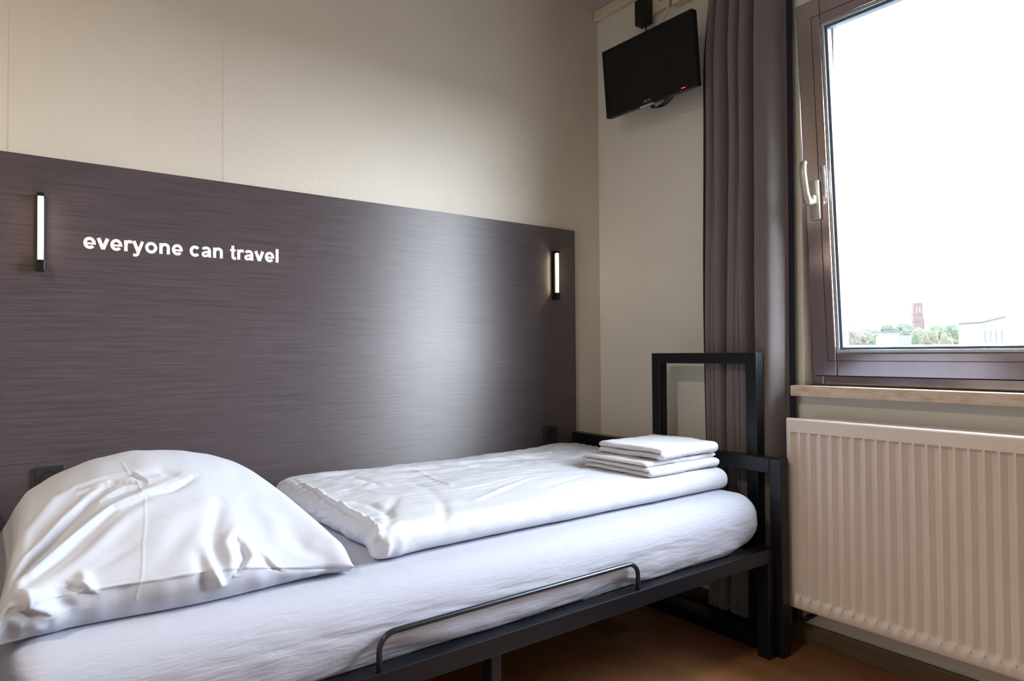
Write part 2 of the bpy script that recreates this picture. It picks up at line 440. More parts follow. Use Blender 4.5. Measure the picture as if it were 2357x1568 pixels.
# ------------------------------------------------------------------ sockets
def wall_socket(x, zs, label, y0=-PT):
    n = len(zs); t = thing('wall_socket', label, 'wall socket', (x, y0, zs[-1]), 'black sockets on the panel')
    zt, zb = zs[0]+.034, zs[-1]-.034
    g = G(); g.box(x-.034, x+.034, y0-.012, y0, zb, zt, .003)
    under(t, g.obj('socket_plate', M_GREYPL))
    for z in zs:
        g = G(); N = 28; R1, R2 = .0205, .019
        ring = lambda r, yy: [g.bm.verts.new((x+r*math.cos(2*PI*k/N), yy, z+r*math.sin(2*PI*k/N))) for k in range(N)]
        A = ring(.0228, y0-.0122); B = ring(.0222, y0-.0142); D = ring(R1, y0-.0142); E_ = ring(R2, y0-.0126)
        for P_, Q_ in ((A, B), (B, D), (D, E_)):
            for k in range(N): g.bm.faces.new((P_[k], P_[(k+1) % N], Q_[(k+1) % N], Q_[k]))
        g.bm.faces.new(E_)
        g.box(x-.0025, x+.0025, y0-.0140, y0-.0124, z+.0160, z+.0185); g.box(x-.0025, x+.0025, y0-.0140, y0-.0124, z-.0185, z-.0160)
        w = under(t, g.obj('socket_well', M_SOCKHOLE))
        g = G(); g.cyl((x-.0095, y0-.0124, z), (0, -1, 0), .0026, .0026, .0006, 10); g.cyl((x+.0095, y0-.0124, z), (0, -1, 0), .0026, .0026, .0006, 10)
        under(t, g.obj('pin_hole', M_PLASTIC))
    return t
wall_socket(-2.118, (.664,), 'black wall socket half hidden behind the white pillow')
wall_socket(-.329, (.647, .579), 'black double wall socket above the duvet near the room corner')

# ------------------------------------------------------------------ bed frame
XF = -.196; BT = .045
bed = thing('bed_frame', 'black square-tube metal bed frame with open footboard and raised hoop', 'bed', (-1.2, -.52, 0))
def bedpart(n, g, mat=M_BLACK, **k): return under(bed, g.obj(n, mat, **k))
g = G().frame(-1.03, -.012, 0, .645, .042, XF, XF+.0445, .0025, wt=.050, wb=.045)
bedpart('footboard', g)
g = G().frame(-.915, -.445, 0.002, .995, .042, XF+.045, XF+.088, .0025, wt=.040, wb=.040)
bedpart('footboard_hoop', g)
XH0 = -2.30
g = G().frame(-1.03, -.012, 0, .645, .042, XH0, XH0+.0445, .0025, wt=.050, wb=.045)
bedpart('headboard_frame', g)
RY = -1.007
g = G().box(XH0+.045, XF, RY, RY+.045, .312, .3565, .002); bedpart('side_rail', g)
g = G().box(XH0+.045, XF, -.06, -.015, .312, .3565, .002); bedpart('side_rail', g)
for (lx0, lx1) in ((-.238, XF-.001), (XH0+.046, XH0+.088)):
    for (ly0, ly1) in ((RY, RY+.045), (-.06, -.015)):
        bedpart('leg', G().box(lx0, lx1, ly0, ly1, 0, .3118, .002))
bedpart('leg', G().box(-1.325, -1.297, RY+.01, RY+.045, 0, .3118, .002))
g = G()
for k in range(11): g.box(-2.15+k*.19, -2.08+k*.19, -.96, -.06, .340, .3575, .003)
g.box(-2.2, -.24, -.53, -.50, .315, .339, .002)
bedpart('slats', g)
ret = G(); zr = .431; x0, x1 = -1.603, -.843; ry = RY+.007
pts = [(x0, ry, .357), (x0, ry, zr-.035)] + [(x0+.035-.035*math.cos(a), ry, zr-.035+.035*math.sin(a)) for a in [PI/2*k/7 for k in range(1, 8)]]
pts += [(x0+.035+(x1-x0-.07)*k/10, ry, zr) for k in range(1, 10)]
pts += [(x1-.035+.035*math.sin(a), ry, zr-.035+.035*math.cos(a)) for a in [PI/2*k/7 for k in range(0, 8)]] + [(x1, ry, .357)]
ret.tube(pts, .0062, 14)
rt_ = bedpart('mattress_retainer', ret, M_STEEL, smooth=True)
for xx in (x0, x1):
    g = G().box(xx-.022, xx+.022, ry-.010, ry+.010, .3567, .3605, .001)
    for dx in (-.015, .015): g.cyl((xx+dx, ry, .3605), (0, 0, 1), .004, .003, .003, 10)
    br = g.obj('bracket', M_STEEL); br.parent = rt_; br.matrix_parent_inverse = Matrix.Translation(-bed.location)

# ------------------------------------------------------------------ soft shapes
def rbox(half, r, n, disp=None, power=2.):
    """subdivided cube rounded to a box with edge radius r; n=(nx,ny,nz) cells"""
    hx, hy, hz_ = half; V = []; F = []; key = {}
    def vert(p):
        k = (round(p[0], 6), round(p[1], 6), round(p[2], 6))
        if k in key: return key[k]
        rx, ry_, rz = (r if not isinstance(r, tuple) else r[0]), (r if not isinstance(r, tuple) else r[1]), (r if not isinstance(r, tuple) else r[2])
        q = (p[0]*hx, p[1]*hy, p[2]*hz_); rr = (rx, ry_, rz); hh = (hx, hy, hz_)
        inn = [max(-(hh[i]-rr[i]), min(hh[i]-rr[i], q[i])) for i in range(3)]
        d = [(q[i]-inn[i])/rr[i] for i in range(3)]
        L = (sum(abs(c)**power for c in d))**(1/power)
        m_ = max(abs(c) for c in d)
        if L > 1e-9: s_ = m_/L; out = [inn[i]+d[i]*s_*rr[i] for i in range(3)]
        else: out = list(q)
        key[k] = len(V); V.append(Vector(out)); return key[k]
    nx, ny, nz_ = n
    def spaced(m, h, rad):
        # finer near the rounded edges
        e = max(3, int(m*.12)); a = rad/h; out = []
        for k in range(e): out.append(-1+a*(k/e))
        mid = m-2*e
        for k in range(mid+1): out.append(-1+a+(2-2*a)*k/mid)
        for k in range(1, e+1): out.append(1-a+a*k/e)
        return out
    rr = r if isinstance(r, tuple) else (r, r, r)
    gx, gy, gz = spaced(nx, hx, rr[0]), spaced(ny, hy, rr[1]), spaced(nz_, hz_, rr[2])
    for s_ in (-1, 1):
        for A, B, f in ((gx, gy, lambda a, b: (a, b, s_)), (gy, gz, lambda a, b: (s_, a, b)), (gz, gx, lambda a, b: (b, s_, a))):
            for i in range(len(A)-1):
                for j in range(len(B)-1):
                    q = [vert(f(A[i], B[j])), vert(f(A[i+1], B[j])), vert(f(A[i+1], B[j+1])), vert(f(A[i], B[j+1]))]
                    if len(set(q)) < 3: continue
                    F.append(q if s_ > 0 else q[::-1])
    return V, F

# mattress in a jersey sheet
MX0, MX1, MY0, MY1, MZ0, MZ1 = -2.24, -.205, -.984, -.035, .358, .530
V, F = rbox(((MX1-MX0)/2, (MY1-MY0)/2, (MZ1-MZ0)/2), (.085, .075, .075), (170, 70, 30))
cx, cy, cz = (MX0+MX1)/2, (MY0+MY1)/2, (MZ0+MZ1)/2
W2 = []
for p in V:
    x, y, z = p.x+cx, p.y+cy, p.z+cz
    side = smoothstep(MY0+.09, MY0+.01, y)
    low = smoothstep(MZ1-.03, MZ0+.01, z)
    s_ = .0035*nz(x*5, z*38, 2.) + .0022*nz(x*13, z*70+x*8, 5.)
    if z < MZ0+.075:
        if y < MY0+.075: y = MY0+(y-MY0)*(1-.70*smoothstep(MX1-.02, MX1-.22, x))
    y = y-side*low*s_*1.6
    # slack sheet drapes over the rail between the fixing points
    y -= side*.002*math.sin(min(1, max(0, (x+2.24)/2.04))*PI)
    if z < MZ0+.05 and side > .2:
        dz = .016*max(0, math.exp(-((x+.90)/.09)**2)+math.exp(-((x+1.56)/.10)**2)) + .004*nz(x*6, 3.3)
        z += max(-.001, dz)*smoothstep(MZ0+.05, MZ0, z); y += .4*dz
    z += smoothstep(MZ1-.03, MZ1-.002, z)*(.003*nz(x*2.2, y*2.2)+.004*nz(x*.9, 7.))
    # drawn-in corner at the foot
    W2.append((x, y, z))
mt = mesh_obj('mattress', W2, F, M_SHEET, smooth=True)
tag(mt, 'single mattress in a fitted white jersey sheet lying on the black bed frame', 'mattress')

# strokes: creases given as polylines (u, v, amplitude, width)
def seg_d(px, py, a, b):
    dx, dy = b[0]-a[0], b[1]-a[1]; L = dx*dx+dy*dy
    t = 0 if L < 1e-12 else max(0, min(1, ((px-a[0])*dx+(py-a[1])*dy)/L))
    ex, ey = px-a[0]-dx*t, py-a[1]-dy*t
    return math.hypot(ex, ey), t, (dx*ey-dy*ex)
def crease(x, y, strokes):
    h = 0.
    for (pts, amp, w, kind) in strokes:
        xs = [p[0] for p in pts]; ys = [p[1] for p in pts]; m3 = w*3
        if x < min(xs)-m3 or x > max(xs)+m3 or y < min(ys)-m3 or y > max(ys)+m3: continue
        best = 9; bt = 0; bs = 0; n = len(pts)-1
        for i in range(n):
            d, t, sgn = seg_d(x, y, pts[i], pts[i+1])
            if d < best: best = d; bt = (i+t)/n; bs = 1 if sgn > 0 else -1
        tp = max(0., math.sin(PI*min(1, max(0, .06+.88*bt))))**.6 if kind != 'line' else 1.
        if kind == 'step':      # asymmetric fold: crisp on one side
            q = bs*best/w; g_ = math.exp(-(q*q)) if q > 0 else math.exp(-(q*3.)**2); g_ -= .45*math.exp(-((q+.9)/.6)**2)
        else: g_ = math.exp(-(best/w)**2)
        h += amp*g_*tp
    return h

# ------------------------------------------------------------------ duvet
DUV_STROKES = [([[-1.489, -0.17], [-1.503, -0.46], [-1.512, -0.703], [-1.519, -0.872]], 0.0057, 0.007, 'step'),([[-1.52, -0.378], [-1.53, -0.622], [-1.527, -0.829]], -0.0046, 0.009, 'step'),([[-1.484, -0.462], [-1.426, -0.439], [-1.402, -0.5], [-1.358, -0.576]], -0.0069, 0.01, 'step'),([[-1.473, -0.573], [-1.447, -0.619], [-1.461, -0.764]], -0.0069, 0.012, 'soft'),([[-1.418, -0.243], [-1.343, -0.27], [-1.33, -0.411]], -0.004, 0.012, 'soft'),([[-1.374, -0.437], [-1.323, -0.385], [-1.318, -0.452]], 0.0046, 0.01, 'soft'),([[-1.127, -0.26], [-1.151, -0.424], [-1.168, -0.571]], 0.004, 0.005, 'line'),([[-1.365, -0.609], [-1.453, -0.728], [-1.497, -0.853]], -0.0057, 0.013, 'soft'),([[-1.117, -0.417], [-0.995, -0.443], [-0.785, -0.435]], -0.0046, 0.009, 'step'),([[-1.204, -0.63], [-1.099, -0.642], [-0.92, -0.61], [-0.843, -0.637]], -0.0057, 0.009, 'step'),([[-1.21, -0.758], [-1.081, -0.7], [-0.921, -0.643]], 0.0046, 0.009, 'soft'),([[-1.28, -0.702], [-1.339, -0.818], [-1.413, -0.919]], -0.0046, 0.014, 'soft'),([[-1.368, -0.955], [-1.421, -1.017], [-1.44, -1.034]], -0.0046, 0.009, 'soft'),([[-1.461, -0.986], [-1.506, -1.029], [-1.528, -1.056]], -0.0057, 0.01, 'soft'),([[-1.495, -0.975], [-1.541, -1.016], [-1.581, -1.056]], 0.0057, 0.009, 'soft'),([[-1.489, -0.895], [-1.524, -0.969], [-1.576, -1.032]], -0.0069, 0.009, 'step'),([[-1.514, -0.84], [-1.549, -0.949], [-1.594, -1.046]], 0.0092, 0.008, 'soft'),([[-1.01, -0.143], [-0.898, -0.188], [-0.714, -0.192]], -0.0034, 0.009, 'step'),([[-0.794, -0.25], [-0.677, -0.297], [-0.52, -0.351]], -0.0046, 0.008, 'step'),([[-0.876, -0.463], [-0.751, -0.484], [-0.618, -0.506]], -0.0046, 0.008, 'step'),([[-0.89, -0.285], [-0.848, -0.405], [-0.664, -0.379]], 0.0034, 0.009, 'soft'),([[-0.347, -0.155], [-0.542, -0.28], [-0.641, -0.251]], -0.0034, 0.008, 'step'),([[-1.232, -0.393], [-1.237, -0.546], [-1.283, -0.7]], -0.0029, 0.014, 'soft'),([[-0.974, -0.756], [-0.854, -0.729], [-0.758, -0.706]], -0.0034, 0.012, 'soft')]
DX0, DX1, DY0, DY1 = -1.535, -.250, -.872, -.075
def duvet_point(a, b, c):
    pass
V, F = rbox(((DX1-DX0)/2, (DY1-DY0)/2, .034), (.04, .045, .030), (230, 150, 14))
cx, cy, cz = (DX0+DX1)/2, (DY0+DY1)/2, .530+.034+.001
W2 = []
for p in V:
    x, y, z = p.x+cx, p.y+cy, p.z+cz
    up = smoothstep(cz-.02, cz+.02, z)
    u = (x-DX0)/(DX1-DX0); v = (y-DY0)/(DY1-DY0)
    edge = min(1, min(u, 1-u)*9)*min(1, min(v, 1-v)*6); edge = max(0., edge)**.6
    h = .012*edge + .010*nz(x*2.1+3, y*2.6)*edge
    h += .012*math.exp(-((x+.36)/.12)**2-((y+.13)/.10)**2)
    amp = .35+.65*smoothstep(.25, .8, v)
    h += (1.7+.9*smoothstep(.35, .7, v))*amp*(.0045*nz(x*4.+y*2, y*15, 1.5)+.0022*(1-abs(nz(x*7+5, y*26+x*6, 4.))*2)+.0012*nz(x*22, y*40))*(.4+.6*edge)
    h += crease(x, y, DUV_STROKES)
    # crumpled opening at the near end, gathered corner
    en = math.exp(-((x-DX0)/.05)**2)
    co = math.exp(-((x-DX0-.02)/.05)**2-((y-DY0-.02)/.06)**2)
    h += en*(.006*nz(y*26, x*9, 3.)+.004*nz(y*55, z*60, 1.))+co*(.010+.012*nz(x*45, y*45, 2.))
    x -= en*.010*abs(nz(y*16, z*70, 6.))+co*.022; y -= co*.012*(1+nz(x*40, y*30, z*40))
    if x > DX1-.04: x = DX1-(DX1-x)*.35          # the folded end is squarer
    z += h*up
    # wavy outline, front edge
    y += (.008*nz(x*3, 9.)+.0035*nz(x*14, 2.))*(1-v)
    x += (.010*nz(y*6, 4.)+.004*nz(y*23, z*30))*(1-smoothstep(0, .12, u))
    W2.append((x, y, z))
dv = mesh_obj('duvet', W2, F, M_DUVET, smooth=True)
tag(dv, 'flat folded white cotton duvet lying along the mattress beside the panel', 'duvet')

# ------------------------------------------------------------------ pillow
PIL_STROKES = [([[0.03, 0.8777], [0.062, 0.805], [0.122, 0.7178], [0.196, 0.6394]], -0.0126, 0.016, 'step'),([[0.022, 0.8138], [0.04, 0.7149], [0.096, 0.6248], [0.13, 0.6074]], 0.0103, 0.022, 'soft'),([[0.042, 0.8951], [0.102, 0.8283], [0.162, 0.7702], [0.264, 0.6917]], 0.0103, 0.016, 'soft'),([[0.072, 0.8835], [0.144, 0.7934], [0.206, 0.7324], [0.262, 0.712]], -0.0103, 0.013, 'step'),([[0.102, 0.9213], [0.158, 0.8515], [0.22, 0.7731], [0.256, 0.7411]], 0.0069, 0.016, 'soft'),([[0.14, 0.6103], [0.202, 0.6074], [0.252, 0.6132], [0.274, 0.651]], -0.0057, 0.009, 'step'),([[0.146, 0.6365], [0.212, 0.6336], [0.268, 0.6568]], -0.0057, 0.008, 'step'),([[0.186, 0.6888], [0.234, 0.6684], [0.268, 0.6684]], -0.0069, 0.01, 'step'),([[0.266, 0.7033], [0.324, 0.6859], [0.38, 0.6423]], -0.0069, 0.01, 'step'),([[0.272, 0.6888], [0.314, 0.6655], [0.36, 0.6278]], 0.0046, 0.01, 'soft'),([[0.272, 0.6248], [0.314, 0.6132], [0.35, 0.6481]], -0.0057, 0.014, 'soft'),([[0.414, 0.7382], [0.376, 0.8486], [0.366, 0.9329], [0.37, 0.9998]], -0.0103, 0.017, 'soft'),([[0.424, 0.837], [0.392, 0.9009], [0.396, 0.9678], [0.392, 1.0201]], 0.008, 0.012, 'soft'),([[0.424, 0.8951], [0.43, 0.9533], [0.402, 1.023]], -0.0103, 0.014, 'step'),([[0.336, 0.93], [0.338, 0.9765], [0.338, 1.0114]], -0.0057, 0.012, 'soft'),([[0.356, 0.8951], [0.356, 0.9591], [0.362, 1.023]], 0.0069, 0.012, 'soft'),([[0.358, 0.9998], [0.366, 1.0404], [0.374, 1.0724]], 0.0126, 0.009, 'soft'),([[0.338, 1.0172], [0.344, 1.0521], [0.348, 1.0957]], -0.008, 0.013, 'soft'),([[0.466, 0.9533], [0.476, 0.991], [0.492, 1.0143]], -0.0057, 0.011, 'step'),([[0.5, 0.7469], [0.514, 0.8079], [0.51, 0.9155]], 0.0046, 0.026, 'soft'),([[0.542, 0.869], [0.56, 0.9416], [0.594, 0.9852]], -0.0034, 0.018, 'soft'),([[0.14, 0.9242], [0.144, 0.9794], [0.152, 1.0085]], 0.0115, 0.011, 'soft'),([[0.12, 0.9591], [0.132, 0.9881], [0.152, 1.0085]], -0.008, 0.009, 'step'),([[0.106, 0.9591], [0.1, 1.0143], [0.112, 1.0637]], -0.0126, 0.017, 'soft'),([[0.03, 0.8864], [0.028, 0.9503], [0.044, 1.023], [0.08, 1.0463]], -0.0103, 0.014, 'step'),([[0.05, 0.962], [0.074, 1.0172], [0.092, 1.055]], 0.0092, 0.018, 'soft'),([[0.24, 0.5522], [0.246, 0.6074], [0.258, 0.6452], [0.264, 0.7091], [0.256, 0.7876], [0.244, 0.8632], [0.234, 0.991]], 0.0009, 0.0022, 'line'),([[0.232, 0.9968], [0.226, 1.0404], [0.224, 1.0695]], 0.0009, 0.0022, 'line'),([[0.05, 0.6423], [0.082, 0.5987], [0.114, 0.6074]], -0.0046, 0.012, 'soft'),([[0.156, 0.9242], [0.212, 0.8748], [0.238, 0.8603]], -0.0034, 0.015, 'soft'),([[0.26, 0.962], [0.314, 0.8544], [0.354, 0.8079]], -0.0034, 0.022, 'soft'),([[0.29, 0.7963], [0.356, 0.7614], [0.42, 0.7353]], 0.0034, 0.024, 'soft')]
PXL, PXR, PYB, PYF, PZ0 = -2.232, -1.618, -.10, -.905, .5345
NU, NV = 350, 260
S_TAB = [(-2.232, .0), (-2.222, .09), (-2.20, .150), (-2.14, .186), (-2.06, .217), (-1.97, .232), (-1.875, .224), (-1.80, .205), (-1.74, .182), (-1.69, .153), (-1.655, .122), (-1.635, .088), (-1.623, .045), (-1.618, .0)]
def pil_S(x):
    def lin_(q):
        if q <= S_TAB[0][0] or q >= S_TAB[-1][0]: return 0.
        for (a, b), (c, d) in zip(S_TAB, S_TAB[1:]):
            if q <= c: return b+(d-b)*(q-a)/(c-a)
    k = min(.014, max(.0005, min(x-PXL, PXR-x)*.8))
    return sum(lin_(x+k*o) for o in (-1, -.6, -.2, .2, .6, 1))/6
def pil_base(u, t):
    """u across (0 left..1 right); t 0 back edge .. .8 front seam .. .92 lower lip .. 1 underneath"""
    x = PXL+(PXR-PXL)*u
    S = pil_S(x)
    e = min(u, 1-u); ed = smoothstep(0, .10, e)
    seam = .004+.048*smoothstep(1.0, .50, u)*smoothstep(0, .05, u)
    yf = PYF+.008*math.sin(u*9)-.010*(1-ed)
    if t <= .8:
        w = t/.8
        # denser towards the edges
        ww = .5-.5*math.cos(PI*w); ww = .35*w+.65*ww
        y = PYB+(yf-PYB)*ww
        arch = max(0., math.sin(PI*max(0., ww)**.93))**(.78-.32*smoothstep(.72, .95, u)) if ww < 1 else 0
        lip = seam*smoothstep(.55, 1., ww)
        z = PZ0+.012+max(arch*S, 0)*1.0+lip*(1-arch) if ww > .5 else PZ0+.012+arch*S
        z += .034*smoothstep(.84, 1., u)*smoothstep(.1, .8, ww)*(1-arch)*(1-smoothstep(.95, 1., ww))
        # plan outline bows in at the sides
        bow = math.sin(PI*ww)
        x = x-(u-.5)*.05*bow*abs(2*u-1)
    elif t <= .92:
        k = (t-.8)/.12
        y = yf-.010*math.sin(k*PI)*ed+.022*k; z = PZ0+.012+seam*(1-k)-.012*k
    else:
        k = (t-.92)/.08
        y = yf+.022+(PYB-yf-.022)*k; z = PZ0
    return x, y, z
def pillow_mesh():
    V = []; F = []
    ts = [.8*k/200 for k in range(201)]+[.8+.12*k/34 for k in range(1, 35)]+[.92+.08*k/12 for k in range(1, 13)]
    for i in range(NU+1):
        u = i/NU; u = .5-.5*math.cos(PI*u)*(.35)-(0.5-u)*.65 if False else u
        for t in ts:
            V.append(Vector(pil_base(u, t)))
    n = len(ts)
    # displace along approximate normals
    out = []
    for i in range(NU+1):
        u = i/NU
        for j, t in enumerate(ts):
            p = V[i*n+j]
            if t < .92:
                a = V[min(i+1, NU)*n+j]-V[max(i-1, 0)*n+j]; b = V[i*n+min(j+1, n-1)]-V[i*n+max(j-1, 0)]
                nn = b.cross(a)
                if nn.length > 1e-12: nn.normalize()
                if nn.z < 0 and t < .7: nn = -nn
                ed = min(1, min(u, 1-u)*14)
                h = crease(u*.66, t*1.25, PIL_STROKES)
                h += .004*nz(u*3, t*4, 3.)+.0012*nz(u*14+t*9, t*10, 1.)
                if t > .8: h += .0035*nz(u*18, t*9, 8.)
                h += .0026*math.exp(-((t-.800)/.0028)**2)          # piped seam
                # heavy loose corner of the cover at the near head end
                q_ = math.exp(-((u-.10)/.085)**2-((t-.83)/.075)**2)
                h += .020*q_+.005*q_*nz(u*30, t*34, 5.)
                p = p+nn*h*ed
            out.append(p)
    for i in range(NU):
        for j in range(n-1):
            F.append((i*n+j, (i+1)*n+j, (i+1)*n+j+1, i*n+j+1))
    F.append([j for j in range(n)]); F.append([NU*n+j for j in range(n)][::-1])
    return out, F
V, F = pillow_mesh()
pl = mesh_obj('pillow', V, F, M_PILLOW, smooth=True)
tag(pl, 'plump creased white cotton pillow at the head end of the mattress', 'pillow')

# ------------------------------------------------------------------ towels
def towel(label, x0, x1, yf, yb, z0, layers, th, rot, seed):
    t = thing('folded_towel', label, 'towel', ((x0+x1)/2, (yf+yb)/2, z0), 'folded towels stacked on the duvet')
    c = Vector(((x0+x1)/2, (yf+yb)/2, 0)); Rm = Matrix.Rotation(rot, 3, 'Z')
    gap = .0004; path = []; zc = z0+th/2; dirn = -1 if layers % 2 else 1
    y_a, y_b = yf, yb
    # ribbon zigzag, bottom layer first, last layer ends at the back
    cur = -1
    for L_ in range(layers):
        s, e = (y_b, y_a) if cur < 0 else (y_a, y_b)
        jit = random.uniform(-.006, .010)
        if cur < 0: e = e+jit
        else: e = e-jit*.5
        if L_: s = last_e
        last_e = e
        n = 64
        for k in range(n+1):
            q = k/n; yy = s+(e-s)*q
            dome = .004*L_/layers*math.sin(PI*(yy-yf)/(yb-yf))
            path.append((yy, zc+dome, 0))
        if L_ < layers-1:
            rad = (th+gap)/2
            for k in range(1, 8):
                a = PI*k/8; path.append((e+(rad*1.15)*math.sin(a)*(-1 if cur < 0 else 1), zc+rad-rad*math.cos(a), 0))
        zc += th+gap; cur = -cur
    n = len(path); NX = 110; V = []; F = []
    hw = th/2
    for i in range(NX+1):
        x = x0+(x1-x0)*i/NX
        up_, dn = [], []
        for k, (yy, zz, _) in enumerate(path):
            a = path[max(0, k-1)]; b = path[min(n-1, k+1)]
            ty, tz = b[0]-a[0], b[1]-a[1]; l = math.hypot(ty, tz) or 1; ny_, nz2 = -tz/l, ty/l
            rnd = (1-.80*max(0, 1-min(i, NX-i)/5.)**2)*(1+.10*nz(x*30, yy*20, zc))
            wob = .0045*nz(x*9+seed, yy*11, zz*30)+.0016*nz(x*60, yy*60, zz*60+seed)+.0016*nz(x*150, yy*150, zz*150+seed)
            endw = .009*nz(yy*12, zz*90+seed, 3.)*(1 if i in (0, NX) else .5)
            lift = .004*nz(x*5+seed, k*.01)
            up_.append((x+endw, yy+ny_*hw*rnd+wob*.7, zz+nz2*hw*rnd+wob*.5+lift*.3))
            dn.append((x+endw, yy-ny_*hw*rnd+wob*.7, zz-nz2*hw*rnd+wob*.5+lift*.3))
        V += up_+dn[::-1]
    m_ = 2*n
    for i in range(NX):
        for k in range(m_):
            F.append((i*m_+k, i*m_+(k+1) % m_, (i+1)*m_+(k+1) % m_, (i+1)*m_+k))
    for base, fl_ in ((0, 1), (NX*m_, 0)):
        for k in range(n-1):
            q = (base+k, base+k+1, base+m_-2-k, base+m_-1-k); F.append(q[::-1] if fl_ else q)
    V = [Rm @ (Vector(v)-c) + c for v in V]
    under(t, mesh_obj('towel_cloth', V, F, M_TOWEL, smooth=True))
    return t
towel('white terry towel, the lower of the two folded on the duvet', -.625, -.262, -.832, -.56, .608, 3, .0145, .02, 1.)
towel('white terry towel, the upper of the two folded on the duvet', -.575, -.265, -.824, -.575, .6562, 2, .0180, .05, 5.)

# ------------------------------------------------------------------ curtain
# plan view of the folds: y, x, and how far up the fold exists (0 all the way, 1 only pleated near the top)
plan = [(-.598, -.016, 0), (-.606, -.026, 0), (-.630, -.026, 0), (-.646, -.045, 0), (-.653, -.086, 0), (-.662, -.102, 0), (-.676, -.098, 0), (-.684, -.070, 1), (-.689, -.050, 1), (-.694, -.070, 1), (-.703, -.100, 0), (-.718, -.106, 0), (-.730, -.098, 0), (-.735, -.070, 0), (-.738, -.030, 0), (-.741, -.014, 0), (-.745, -.030, 0), (-.748, -.070, 0), (-.754, -.094, 0), (-.770, -.104, 0), (-.784, -.098, 0), (-.790, -.070, 1), (-.795, -.052, 1), (-.800, -.072, 1), (-.809, -.100, 0), (-.822, -.104, 0), (-.833, -.092, 0), (-.838, -.050, 0), (-.841, -.012, 0), (-.855, -.010, 0), (-.859, -.050, 0), (-.866, -.092, 0), (-.882, -.106, 0), (-.905, -.108, 0), (-.926, -.099, 0), (-.938, -.080, 0), (-.944, -.055, 0), (-.947, -.032, 0), (-.951, -.020, 0), (-.957, -.016, 0), (-.966, -.016, 0), (-.976, -.020, 0), (-.981, -.024, 0)]
pc = catmull([(a, b, m_) for a, b, m_ in plan], 6)
V = []; F = []; NZ = 90; z0, z1 = .05, 2.55; n = len(pc)
ymid = -.80
for i in range(NZ+1):
    z = z0+(z1-z0)*i/NZ; k = (z-z0)/(z1-z0)
    for j, p in enumerate(pc):
        s = j/(n-1); y, x = p.x, p.y
        mi_ = max(0, min(1, p.z))*(1-smoothstep(.35, .9, k)); x = x*(1-mi_)-.101*mi_
        sc_ = interp([(0, .97), (.45, 1.0), (.8, .97), (1, .86)], k)
        y = -.99+(y+.99)*sc_ - .012*k*s
        y += .010*nz(s*6, z*1.1)*math.sin(PI*s)+.004*nz(s*14, z*2.3, 4.)*math.sin(PI*s)
        amp = 1-.22*k+.15*nz(s*5, z*.9, 7.)
        x = -.016+(x+.016)*min(1., amp); x = min(-.010, x)
        V.append((x, y, z))
for i in range(NZ):
    for j in range(n-1): F.append((i*n+j, i*n+j+1, (i+1)*n+j+1, (i+1)*n+j))
cu = mesh_obj('curtain', V, F, M_CURTAIN, smooth=True)
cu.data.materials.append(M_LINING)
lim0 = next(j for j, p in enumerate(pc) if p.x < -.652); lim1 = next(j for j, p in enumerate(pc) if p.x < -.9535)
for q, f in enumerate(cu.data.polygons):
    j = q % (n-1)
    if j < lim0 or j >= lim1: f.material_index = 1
md = cu.modifiers.new('thickness', 'SOLIDIFY'); md.thickness = .002; md.offset = 0
tag(cu, 'long taupe grey curtain gathered between the television and the window', 'curtain')
g = G().box(-.11, -.02, -2.7, -.5, 2.553, 2.575, .003)
tag(g.obj('curtain_rail', M_WHITEPL), 'white ceiling rail carrying the grey curtain', 'curtain rail')

# ------------------------------------------------------------------ radiator
rad = thing('radiator', 'cream ribbed panel radiator on the wall beneath the window', 'radiator', (-.08, -1.6, .147))
RZ0, RZ1, RYL, RYR = .147, .775, -1.003, -2.403
def rad_panel(xf, depth, rec, name, y_off=0.):
    ys = [RYL+y_off, RYL+y_off-.006]; prof = [0.004, 0.]   # depth (recess) profile along y
    pitch = .0348; y = RYL+y_off-.016
    Y = [(RYL+y_off, .004), (RYL+y_off-.004, 0.)]
    while y-pitch > RYR+.01:
        Y += [(y, 0.), (y-.0110, rec), (y-.0250, rec), (y-.0285, 0.)]; y -= pitch
    Y += [(RYR+.004, 0.), (RYR, .004)]
    Z = [(RZ0, .004, 0), (RZ0+.004, 0, 0), (RZ0+.030, 0, 0), (RZ0+.040, 0, .92), (RZ0+.046, 0, 1), (RZ1-.056, 0, 1), (RZ1-.050, 0, .92), (RZ1-.044, 0, 0), (RZ1-.008, 0, 0), (RZ1-.002, .003, 0), (RZ1, .008, 0)]
    V = []; F = []
    for (z, e, k) in Z:
        for (yy, r_) in Y:
            rec_ = max(e, r_*k if r_ > .0041 or k else 0, .004 if yy in (Y[0][0], Y[-1][0]) else 0)
            V.append((xf+rec_, yy, z))
    n = len(Y)
    for i in range(len(Z)-1):
        for j in range(n-1): F.append((i*n+j, i*n+j+1, (i+1)*n+j+1, (i+1)*n+j))
    # flat back and rim
    b = len(V)
    loop = [j for j in range(n)]+[i*n+n-1 for i in range(1, len(Z))]+[(len(Z)-1)*n+j for j in range(n-2, -1, -1)]+[i*n for i in range(len(Z)-2, 0, -1)]
    for k in loop: V.append((xf+depth, V[k][1], V[k][2]))
    m_ = len(loop)
    for k in range(m_): F.append((loop[k], loop[(k+1) % m_], b+(k+1) % m_, b+k))
    F.append([b+k for k in range(m_)][::-1])
    o = mesh_obj(name, V, F, M_RAD, smooth=True)
    o.data.set_sharp_from_angle(angle=math.radians(50)); return o
under(rad, rad_panel(-.120, .022, .0180, 'front_panel'))
under(rad, rad_panel(-.050, .014, .0002, 'rear_panel', -.012))
g = G()
for k in range(28): g.box(-.1, -.051, -1.05-k*.048, -1.0515-k*.048, .20, .72)
under(rad, g.obj('convector_fins', M_RAD))
